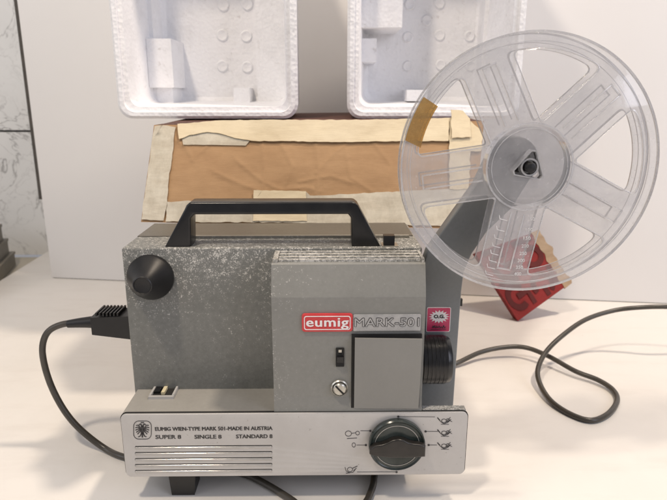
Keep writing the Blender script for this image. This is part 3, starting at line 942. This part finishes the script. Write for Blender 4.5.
# rocker switch set into the ledge
def top_pt(px, py, z=None):
    z = PZT if z is None else z
    d = PMi.to_3x3() @ ray(px, py); p = oo + d * ((z - oo.z) / d.z); return p.x, p.y
t = [top_pt(149, 399.5), top_pt(172, 399.5), top_pt(176, 386.5), top_pt(155, 386.5)]
sw = bmesh.new()
xa, xb = t[0][0] - .0005, t[1][0] + .001; ya, yb_ = t[0][1], t[2][1] - 0.001
bx(sw, xa, xb, ya, ya + .0025, PZT - .001, PZT + .0022)
bx(sw, xa, xb, yb_ - .0015, yb_, PZT - .001, PZT + .0032)
bx(sw, xa, xa + .0016, ya + .0026, yb_ - .0016, PZT - .001, PZT + .0026)
bx(sw, xb - .0016, xb, ya + .0026, yb_ - .0016, PZT - .001, PZT + .0026)
swo = finish('switch', sw, M['panel'], proj, 0.0005)
box('recess', xa + .0017, xb - .0017, ya + .0026, yb_ - .0016, PZT, PZT + .0006, M['hole'], swo)
box('rocker', xa + .0085, xa + .0112, ya + .006, yb_ - .004, PZT + .0007, PZT + .0030, M['cream'], swo, 0.0006)
box('selector', xa + .0022, xa + .0068, ya + .008, yb_ - .003, PZT + .0007, PZT + .0026, M['black'], swo, 0.0006)

# protruding cover: outline in (y, z) with a tilted upper band, door opening cut as a real recess
ZK = L(340, 297, 0.003)[1]                  # where the upper band tilts back
ZJ = L(300, 396, 0.003)[1]
bm = bmesh.new()
prof = [(0.0005, PZT + 0.0002), (0.0022, ZJ - 0.0004), (0.0022, ZJ), (0.0022, ZK), (0.0098, CT - .0012), (0.0110, CT), (BF + .001, CT), (BF + .001, PZT + 0.0002)]
Lf = [bm.verts.new((CL, y, z)) for y, z in prof]; Rt = [bm.verts.new((CR, y, z)) for y, z in prof]
bm.faces.new(Lf); bm.faces.new(Rt[::-1])
n = len(prof)
for i in range(n): bm.faces.new((Lf[i], Lf[(i + 1) % n], Rt[(i + 1) % n], Rt[i]))
es = [e for e in bm.edges if len(e.link_faces) == 2 and e.calc_face_angle(0) > R(40)]
bmesh.ops.bevel(bm, geom=es, offset=0.0012, segments=3, affect='EDGES', profile=0.5)
cover = finish('film_cover', bm, M['cover'], proj, ang=7)
# vent fins along the cover's top
y_f, y_b = 0.0118, BF - 0.002
for k in range(6):
    yy = y_f + (y_b - y_f) * (k + .2) / 6
    bm = bmesh.new(); bx(bm, CL + 0.005, CR - 0.003, yy, yy + 0.0030, CT - .0005, CT + 0.0018 + 0.0007 * (k % 2))
    finish('vent_fin', bm, M['vent'], cover, 0.0006)
for xa_, xb_ in ((CL + .001, CL + .0045), (CR - .0026, CR - .0006)):
    box('vent_side', xa_, xb_, y_f - .001, y_b, CT - .0005, CT + .0027, M['vent'], cover, 0.0008)

# badge: red plate with white rounded line and word
def F3(px, py, y=0.0016): return L(px, py, y)
x0, z0 = F3(302, 331.5); x1, z1 = F3(352.8, 313.3)
badge = plate('badge', [rrect(x0, z0, x1, z1, 0.0022, 6)], 0.0006, 0.0026, M['red'], proj, 0.0004)
a0 = 0.0016
plate('badge_border', [rrect(x0 + a0, z0 + a0, x1 - a0, z1 - a0, 0.0018, 6), rrect(x0 + a0 + .0006, z0 + a0 + .0006, x1 - a0 - .0006, z1 - a0 - .0006, 0.0014, 6)], 0.00035, 0.0007, M['white'], badge)
text('badge_lettering', 'eumig', x0 + .0034, z0 + .0020, x1 - .0032, z1 - .0032, 0.0003, M['white'], badge, 0.0, 1.08)
for k, (ax, az) in enumerate(((.00016, 0), (-.00016, 0), (0, .00012), (0, -.00012), (.00030, 0), (-.00030, 0))):
    text('badge_lettering', 'eumig', x0 + .0034 + ax, z0 + .0020 + az, x1 - .0032 + ax, z1 - .0032 + az, 0.0003 - .00002 * (k + 1), M['white'], badge, 0.0, 1.08)
x2, z2 = F3(353.2, 331); x3, z3 = F3(421, 314.2)
npl = plate('nameplate', [rrect(x2, z2, x3, z3, 0.0008, 3)], 0.0010, 0.0026, M['plate'], proj, 0.0002)
xa_, xb_ = x2 + .0010, x3 - .0012
for k, (ax, az) in enumerate(((-.00044, 0), (.00044, 0), (0, .00040), (0, -.00040), (.00032, .00030), (-.00032, .00030), (.00032, -.00030), (-.00032, -.00030))):
    text('nameplate_lettering', 'MARK-501', xa_ + ax, z2 + .0038 + az, xb_ + ax, z3 - .0026 + az, 0.00085 - .00002 * k, M['ink'], npl, 0.0, 1.03)
text('nameplate_lettering', 'MARK-501', xa_, z2 + .0038, xb_, z3 - .0026, 0.00050, M['plate'], npl, 0.0, 1.03)

# lamp-house door, slightly ajar, over a dark opening
x0, z0 = F3(351.5, 411.0); x1, z1 = F3(423.5, 334.6)
box('door_opening', x0 - .0004, x1 - .0012, 0.0009, 0.004, max(z0, PZT + .0008), z1 + 0.0006, M['hole'], proj)
dx0, dz0 = L(354.3, 411.5, -0.004); dx1, dz1 = L(422.2, 338.5, -0.004)
dz0 = max(dz0, PZT + 0.0010)
bm = bmesh.new()
v = [(dx0, 0.0004, dz0), (dx1, -0.0006, dz0), (dx1, -0.0062, dz1), (dx0, -0.0040, dz1)]
fr_ = [bm.verts.new(p) for p in v]; bk = [bm.verts.new((p[0], p[1] + .0022, p[2])) for p in v]
bm.faces.new(fr_); bm.faces.new(bk[::-1])
for i in range(4): bm.faces.new((fr_[i], fr_[(i + 1) % 4], bk[(i + 1) % 4], bk[i]))
door = finish('lamp_door', bm, M['door'], proj, 0.0006, 2)

# slide switch and slotted screw left of the door
x0, z0 = F3(335.8, 366.5); x1, z1 = F3(344.3, 348)
sl = plate('slide_switch', [rrect(x0, z0, x1, z1, 0.0005, 2)], 0.0010, 0.0030, M['hole'], proj)
box('slider', x0 + .0008, x1 - .0006, -0.0016, 0.0012, (z0 + z1) / 2 - .0030, (z0 + z1) / 2 + .0014, M['black'], sl, .0005)
box('contact', x0 + .002, x1 - .002, 0.0003, 0.0009, z1 - .0030, z1 - .001, M['steel'], sl)
sxc, szc = F3(339.6, 387.6)
scr = lathe('screw', [(0.0066, 0.0028), (0.0066, 0.0004), (0.0058, -0.0004), (0.0056, 0.0006), (0.0050, 0.0006), (0.0048, -0.0016), (0.0040, -0.0024), (0.0003, -0.0027)], (sxc, 0, szc), 'Y', M['steel'], proj, 40)
bm = bmesh.new(); bx(bm, -0.0046, 0.0046, -0.0030, -0.0019, -0.0006, 0.0006)
bmesh.ops.rotate(bm, cent=(0, 0, 0), matrix=Matrix.Rotation(R(48), 3, 'Y'), verts=bm.verts)
bmesh.ops.translate(bm, vec=(sxc, 0, szc), verts=bm.verts)
finish('slot', bm, M['hole'], scr)
bm = bmesh.new()
rev(bm, [(0.0054, 0.00035), (0.0054, 0.0002), (0.0051, 0.0002), (0.0051, 0.00035)], (sxc, 0, szc), 'Y', 40, False)
finish('screw_groove', bm, M['hole'], scr)

# black cone knob at the upper left
kx, kz = L(150.3, 277.5, BF - 0.002)
kr = (L(173.5, 277, BF)[0] - L(127, 277, BF)[0]) / 2
knob = lathe('cone_knob', [(kr, 0.0), (kr, -0.0030), (kr * .97, -0.0042), (kr * .86, -0.0075), (kr * .70, -0.0120), (kr * .55, -0.0165), (kr * .44, -0.0205), (kr * .40, -0.0225), (kr * .36, -0.0230), (kr * .33, -0.0222), (0.0005, -0.0216)],
             (kx, BF, kz), 'Y', M['softblack'], proj, 64)

# lens barrel pointing right
lx, lz = L(424, 360, 0.020)
lr = (L(424, 337, 0.010)[1] - L(424, 383, 0.010)[1]) / 2
prof = [(lr * .92, -0.004), (lr * .92, 0.001)]
x_ = 0.001
end = L(449, 360, 0.02)[0] - CR
while x_ < end - 0.005:
    prof += [(lr, x_ + .0002), (lr, x_ + .0021), (lr * .985, x_ + .0023), (lr * .985, x_ + .0029)]
    x_ += 0.0031
prof += [(lr * .97, x_), (lr * .93, end - .0006), (lr * .90, end), (lr * .72, end), (lr * .70, end - .003), (0.001, end - .004)]
lens = lathe('lens', prof, (CR, 0.0215, lz), 'X', M['black'], proj, 64)

# handle
hx0, hz0 = L(164, 246, BF + .003); hx1, _ = L(190.5, 246, BF + .003)
hx2, _ = L(351.8, 246, BF + .003); hx3, _ = L(380.5, 246, BF + .003)
tx0, tz0 = L(186, 202.5, BF + .003); tx1, _ = L(357.5, 202.5, BF + .003)
iz = L(300, 214.5, BF + .003)[1]
hb = BT - 0.0030
hx0 -= .0014; hx3 += .0014
outl = [(hx0, hb), (tx0 - .002, tz0 - .006), (tx0, tz0 - .0022), (tx0 + .0022, tz0 - .0003), (tx0 + .004, tz0), (tx1 - .004, tz0), (tx1 - .0020, tz0 - .0004), (tx1 + .0005, tz0 - .0025),
        (tx1 + .0035, tz0 - .008), (hx3, hb), (hx2, hb), (hx2 - .0006, iz - .003), (hx2 - .003, iz), (hx1 + .004, iz), (hx1 + .0012, iz - .003), (hx1, hb)]
handle = plate('handle', [outl], BF + .003, BF + .023, M['black'], proj, 0.0016, 3)
# small black catch on the top
xx, zz_ = L(389, 250, BF + .002)
hk = box('catch_button', xx - .0042, xx + .0042, BF + .002, BF + .009, BT - .0005, BT + .0085, M['black'], proj, .0012)
box('catch_plate', xx - .0055, xx + .007, BF + .001, BF + .013, BT - .0003, BT + .0007, M['steel'], proj)

# reel arm: upright plate behind the lens that bends up and right to the spindle
AY0, AY1 = BF - 0.004, BF + 0.010
def Aq(px, py): return L(px, py, AY0)
hubc = L(526.3, 166.0, 0.0065)
arm_px = [(423, 404), (421, 330), (421, 262), (428, 252), (438, 238), (455, 214), (476, 185), (499, 158)]
arm_px2 = [(549, 178), (535, 189), (512, 208), (487, 232), (472, 254), (464, 272), (461.5, 292), (458, 340), (454.5, 404)]
hr = 0.0185
pts = [Aq(*p) for p in arm_px[:-1]]
a_s, a_e = 150, -48
arcp = []
for i in range(13):
    a = R(a_s + (a_e - a_s) * i / 12)
    arcp.append((hubc[0] + hr * math.cos(a), hubc[1] + hr * math.sin(a)))
pts += arcp + [Aq(*p) for p in arm_px2[2:]]
pts[0] = (CR + 0.0035, 0.034); pts[1] = (CR + 0.0035, pts[1][1]); pts[2] = (CR + 0.0035, pts[2][1]); pts[-1] = (Aq(452.5, 415)[0], 0.034)
arm = plate('reel_arm', [pts], AY0, AY1, M['arm'], proj, 0.0012, 2)
# boss between arm and reel, and the black three-winged spindle
sp = lathe('spindle', [(0.0062, AY0 + .002), (0.0062, 0.022), (0.0036, 0.0218), (0.0036, -0.0025), (0.0028, -0.0040), (0.0004, -0.0045)], (hubc[0], 0, hubc[1]), 'Y', M['softblack'], proj, 32)
wg = [(hubc[0] + .0042 * math.cos(R(a)) * k, hubc[1] + .0042 * math.sin(R(a)) * k) for a, k in ((80, 2.3), (100, 2.2), (140, 1.1), (185, 1.4), (200, 2.3), (212, 2.2), (260, 1.1), (310, 1.5), (328, 1.9), (335, 1.5), (20, 1.1))]
plate('spindle_wing', [wg], 0.0150, 0.0165, M['softblack'], sp, 0.0003)
box('hinge_pin', *(lambda p: (p[0] - .0002, p[0] + .0016))(Aq(461, 303)), AY0 + .002, AY0 + .005, Aq(461, 307)[1], Aq(461, 300)[1], M['black'], proj, .0003)
# sticker on the arm
x0, z0 = L(425.8, 331.8, AY0); x1, z1 = L(451, 307, AY0)
stk = plate('sticker', [rrect(x0, z0, x1, z1, .0012, 4)], AY0 - .0006, AY0 - .0002, M['white'], arm)
plate('sticker_field', [rrect(x0 + .0006, z0 + .0006, x1 - .0006, z1 - .0006, .0009, 4)], AY0 - .0009, AY0 - .00065, M['pink'], stk)
sc = ((x0 + x1) / 2 + .0003, z0 + (z1 - z0) * .63)
burst = []
for i in range(32):
    a = 2 * math.pi * i / 32
    k = 1.0 if i % 2 == 0 else 0.66
    burst.append((sc[0] + .0082 * k * math.cos(a), sc[1] + .0056 * k * math.sin(a)))
plate('starburst', [burst], AY0 - .0011, AY0 - .00092, M['white'], stk)
text('sticker_lettering', 'O.G.', sc[0] - .0042, sc[1] - .0013, sc[0] + .0044, sc[1] + .0018, AY0 - .00130, M['ink'], stk, .05)
bm = bmesh.new()
zt = z0 + .0034
scr_ = [(0, 0), (.6, 1.6), (1.2, .2), (1.8, 1.8), (2.4, 0), (3.3, .6), (3.0, 1.6), (4.1, .2), (5, 1.6), (5.6, 0), (6.5, 1.0), (7.4, 0), (8.2, 1.9), (8.6, .2), (9.8, .8)]
pp = [(x0 + .0048 + a * .0011, zt + b * .0013) for a, b in scr_]
strokes(bm, list(zip(pp, pp[1:])), AY0 - .00112, .0005)
pp = [(x0 + .0035, z0 + .0022), (x1 - .003, z0 + .0026)]
strokes(bm, list(zip(pp, pp[1:])), AY0 - .00112, .0004)
finish('sticker_script', bm, M['ink'], stk, sm=False, recalc=False)

# mains inlet and feet
box('mains_inlet', BL - 0.003, BL + .002, 0.062, 0.090, 0.108, 0.139, M['black'], proj, .001)
def foot(x0, x1, y0, y1):
    bm = bmesh.new()
    vs = bx(bm, x0 + .002, x1 - .002, y0 + .002, y1 - .002, 0.0004, PZB - 0.0005)
    for v in vs[4:]: v.co.x += (-.002 if v.co.x < (x0 + x1) / 2 else .002)
    finish('foot', bm, M['softblack'], proj, .0015)
fx0 = L(168, 497, 0.004)[0]; fx1 = L(196, 497, 0.004)[0]
foot(fx0, fx1, 0.006, 0.030)
foot(fx0, fx1, 0.095, 0.115)
foot(W_ - .06, W_ - .035, 0.095, 0.115)
foot(W_ - .055, W_ - .030, 0.045, 0.065)

# ================================================================ THE REEL
RY = PM @ Vector((0, 0, 0))
hubw = PM @ Vector((hubc[0], 0, hubc[1]))
rcw = at(526.7, 166.5, 0.4075)
reel = empty('film_reel', hubw + Vector((0, 0.001, 0)), YAW)
tag(reel, 'large clear plastic five-spoked film reel mounted on the grey arm', 'film reel')
RR = 0.0879; RW = 0.0770; HW = 0.0178; ROT = 116
def window(k, grow=0.0):
    """rounded opening between spoke k and the next one"""
    aL, aR = R(ROT - 72 * k), R(ROT - 72 * (k + 1))
    hw = HW - grow; ro = RW + grow
    mid = (aL + aR) / 2
    inner = hw / math.sin(R(36)) + 0.0006
    tip = Vector((math.cos(mid), math.sin(mid))) * inner
    asp = math.asin(hw / ro)
    c1, c2 = aL - asp, aR + asp
    arc = [Vector((math.cos(c1 + (c2 - c1) * i / 20), math.sin(c1 + (c2 - c1) * i / 20))) * ro for i in range(21)]
    poly = [tip] + arc
    out = []
    n = len(poly)
    for i, p in enumerate(poly):
        rr = 0.0030 if i == 0 else (0.0055 if i in (1, n - 1) else 0)
        if not rr: 
            if min((p - poly[1]).length, (p - poly[-1]).length) < 0.0055: continue
            out.append(p); continue
        a, b = poly[i - 1], poly[(i + 1) % n]
        if i == 1: b = poly[3]
        if i == n - 1: a = poly[n - 3]
        da, db = (a - p).normalized() * rr, (b - p).normalized() * rr
        for t in [0, .2, .4, .6, .8, 1]:
            out.append((p + da) * (1 - t) ** 2 + 2 * t * (1 - t) * p + (p + db) * t * t)
    return [(q.x, q.y) for q in out]
def tri(r, rot):
    pts = []
    for k in range(3):
        a = R(rot + 120 * k); p = Vector((math.cos(a), math.sin(a))) * r
        for s in (-7, 0, 7): pts.append((r * math.cos(a + R(s)), r * math.sin(a + R(s))))
    return pts
def flange(y0, y1, front):
    holes = [window(k) for k in range(5)] + [tri(0.0104, 80)]
    fl = plate('flange', [circ(0, 0, RR, 140)] + holes, y0, y1, M['clear'], reel, 0.00025, 2)
    s = -1 if front else 1
    yy0 = (y0 - .0006, y0 + .0000) if front else (y1, y1 + .0006)
    # raised lips round rim and openings
    plate('rim_lip', [circ(0, 0, RR + .0003, 140), circ(0, 0, RR - .0011, 140)], yy0[0], yy0[1] + (.0008 if front else 0), M['clearrib'], fl)
    plate('rim_lip', [circ(0, 0, RR - .0062, 140), circ(0, 0, RR - .0067, 140)], yy0[0] + .0002, yy0[1], M['clearrib'], fl)
    for k in range(5):
        plate('window_lip', [window(k), window(k, -0.0009)] , yy0[0], yy0[1], M['clearrib'], fl, .0001, 1) if False else None
        w0, w1 = window(k), window(k, -0.0010)
        # lip sits on the flange, just outside the opening
        big = window(k, -0.0000)
        cx_ = sum(p[0] for p in big) / len(big); cy_ = sum(p[1] for p in big) / len(big)
        outer = [(cx_ + (x - cx_) * 1.045, cy_ + (y - cy_) * 1.045) for x, y in big]
        plate('window_lip', [outer, [(cx_ + (x - cx_) * 1.006, cy_ + (y - cy_) * 1.006) for x, y in big]], yy0[0], yy0[1], M['clearrib'], fl, .0001, 1)
        # two ridges along each spoke
        a = R(ROT - 72 * k); c, sn = math.cos(a), math.sin(a)
        for off in (-.0046, .0046):
            q = []
            for r_, o_ in ((.0325, off - .0005), (.0725, off - .0005), (.0725, off + .0005), (.0325, off + .0005)):
                q.append((c * r_ - sn * o_, sn * r_ + c * o_))
            plate('spoke_ridge', [q], yy0[0] - (.0004 if front else 0), yy0[1], M['clearrib'], fl, .0001, 1)
        q = [(c * r_ - sn * o_, sn * r_ + c * o_) for r_, o_ in ((.0725, -.0051), (.0737, -.0051), (.0737, .0051), (.0725, .0051))]
        plate('spoke_ridge', [q], yy0[0] - (.0002 if front else 0), yy0[1], M['clearrib'], fl, .0001, 1)
    return fl
ff = flange(-0.0010, 0.0003, True)
bf = flange(0.0120, 0.0133, False)
hub = bmesh.new()
rev(hub, [(.0285, .0005), (.0285, .0118)], (0, 0, 0), 'Y', 96, False)
if 0: rev(hub, [(.0270, .0118), (.0270, .0005)], (0, 0, 0), 'Y', 96, False)
hubo = finish('hub', hub, M['clearrib'], reel)
plate('hub_disc', [circ(0, 0, .0268, 80), tri(.0104, 80)], .0050, .0066, M['clear'], hubo)
plate('hub_lip', [circ(0, 0, .0300, 96), circ(0, 0, .0288, 96)], -.0019, -.0011, M['clearrib'], hubo)
plate('hub_lip', [circ(0, 0, .0262, 96), circ(0, 0, .0257, 96)], -.0016, -.0011, M['clearrib'], hubo)
plate('keyway', [tri(.0118, 80), tri(.0108, 80)], -.0022, .0050, M['clearrib'], hubo)
plate('keyway', [circ(0, 0, .0062, 40), circ(0, 0, .0050, 40)], -.0018, .0050, M['clearrib'], hubo)
# film length scale moulded along the lowest spoke
a = R(ROT - 72 * 3)
c, sn = math.cos(a), math.sin(a)
for i, lab in enumerate(('50', '100', '150', '200', '250', '300', '350', '400')):
    rr = .0365 + .0405 * (i / 7) ** .85
    cxn, czn = c * rr, sn * rr
    wN = .0052 if len(lab) == 3 else .0036
    ox = .0112
    text('scale_number', lab, cxn + ox - wN / 2, czn - .0013, cxn + ox + wN / 2, czn + .0013, -0.00135, M['clearlight'], ff, .03)
    bm = bmesh.new()
    x0_ = cxn - .0062
    strokes(bm, [((x0_, czn - .0012), (x0_ - .0052, czn + .0002)), ((x0_ - .0052, czn + .0002), (x0_ - .0058, czn + .0028))], -.00135, .0005)
    finish('scale_tick', bm, M['clearlight'], ff, sm=False, recalc=False)
# amber tape wrapped on the rim
q = []
for i in range(9): a = R(148 + 20 * i / 8); q.append((.0874 * math.cos(a), .0874 * math.sin(a)))
for i in range(9): a = R(170 - 22 * i / 8); q.append((.0760 * math.cos(a), .0760 * math.sin(a)))
plate('adhesive_tape', [q], -.0024, -.0019, M['amber'], reel)

# ================================================================ POWER CORD
cord = empty('power_cord', (0, 0, 0))
tag(cord, 'dark power cord running from the plug under the projector and looping on the table', 'power cord')
r = 0.0028
base = PM @ Vector((BL, 0.076, 0.1235))
PYw = base.y
pe = at(95, 322, PYw)
pl_l = base.x - pe.x
bm = bmesh.new()
vs = bx(bm, pe.x, base.x - .0032, PYw - .0125, PYw + .0125, pe.z - .0115, pe.z + .0100)
for v in vs:
    if v.co.x < pe.x + .001:
        v.co.z = pe.z + (v.co.z - pe.z) * .72; v.co.y = PYw + (v.co.y - PYw) * .7
plug = finish('plug', bm, M['softblack'], cord, .0022, 3)
bm = bmesh.new()
for k in range(7):
    xx = pe.x + .005 + k * .0030
    bx(bm, xx, xx + .0014, PYw - .010, PYw + .010, pe.z + .0090, pe.z + .0118)
finish('grip_ridges', bm, M['softblack'], plug)
bm = bmesh.new()
tube(bm, catmull([Vector((pe.x + .002, PYw, pe.z)), at(88, 322.3, PYw), at(78, 323, PYw), at(68, 324, PYw)], 4), lambda t: .0056 - .0022 * t, 14)
finish('strain_relief', bm, M['softblack'], plug)
P = [at(94, 322, PYw), at(80, 322.8, PYw), at(62, 324.5, PYw), at(48, 332, PYw), at(42.5, 347, PYw), at(45, 367, PYw), at(53, 390, PYw), at(66, 413, PYw - .002), at(82, 431, PYw - .004),
     at(104, 448, PYw - .008), on(122, 456.5, r), on(150, 462, r), on(200, 465, r), on(240, 473, r), on(262, 482, r), on(290, 499, r), on(318, 520, r), on(345, 526, r), on(364, 505, r), on(370, 494, r), on(374, 480, r), on(372, 465, r),
     on(350, 440, r), on(348, 415, r), on(372, 392, r), on(410, 376, r), on(440, 367.5, r), on(457, 363, r + .003), on(480, 352.5, r + .008), on(503, 347.5, r + .011), on(525, 347.5, r + .012), on(548, 356, r + .010), on(575, 371, r + .005),
     on(598, 380, r + .003), on(613, 390, r + .001), on(617, 401, r), on(608, 414, r), on(591, 420.5, r), on(570, 414, r), on(551, 401, r + .001), on(540, 384, r + .005), on(538, 369, r + .012),
     on(546, 352, r + .022), on(562, 336, r + .034), on(585, 320, r + .046), on(612, 311, r + .054), on(640, 307.5, r + .060), on(675, 307, r + .063), on(740, 310, r + .055), on(850, 320, r + .02), on(980, 330, r)]
bm = bmesh.new()
tube(bm, catmull(P, 10), r, 14)
finish('cable', bm, M['cable'], cord)
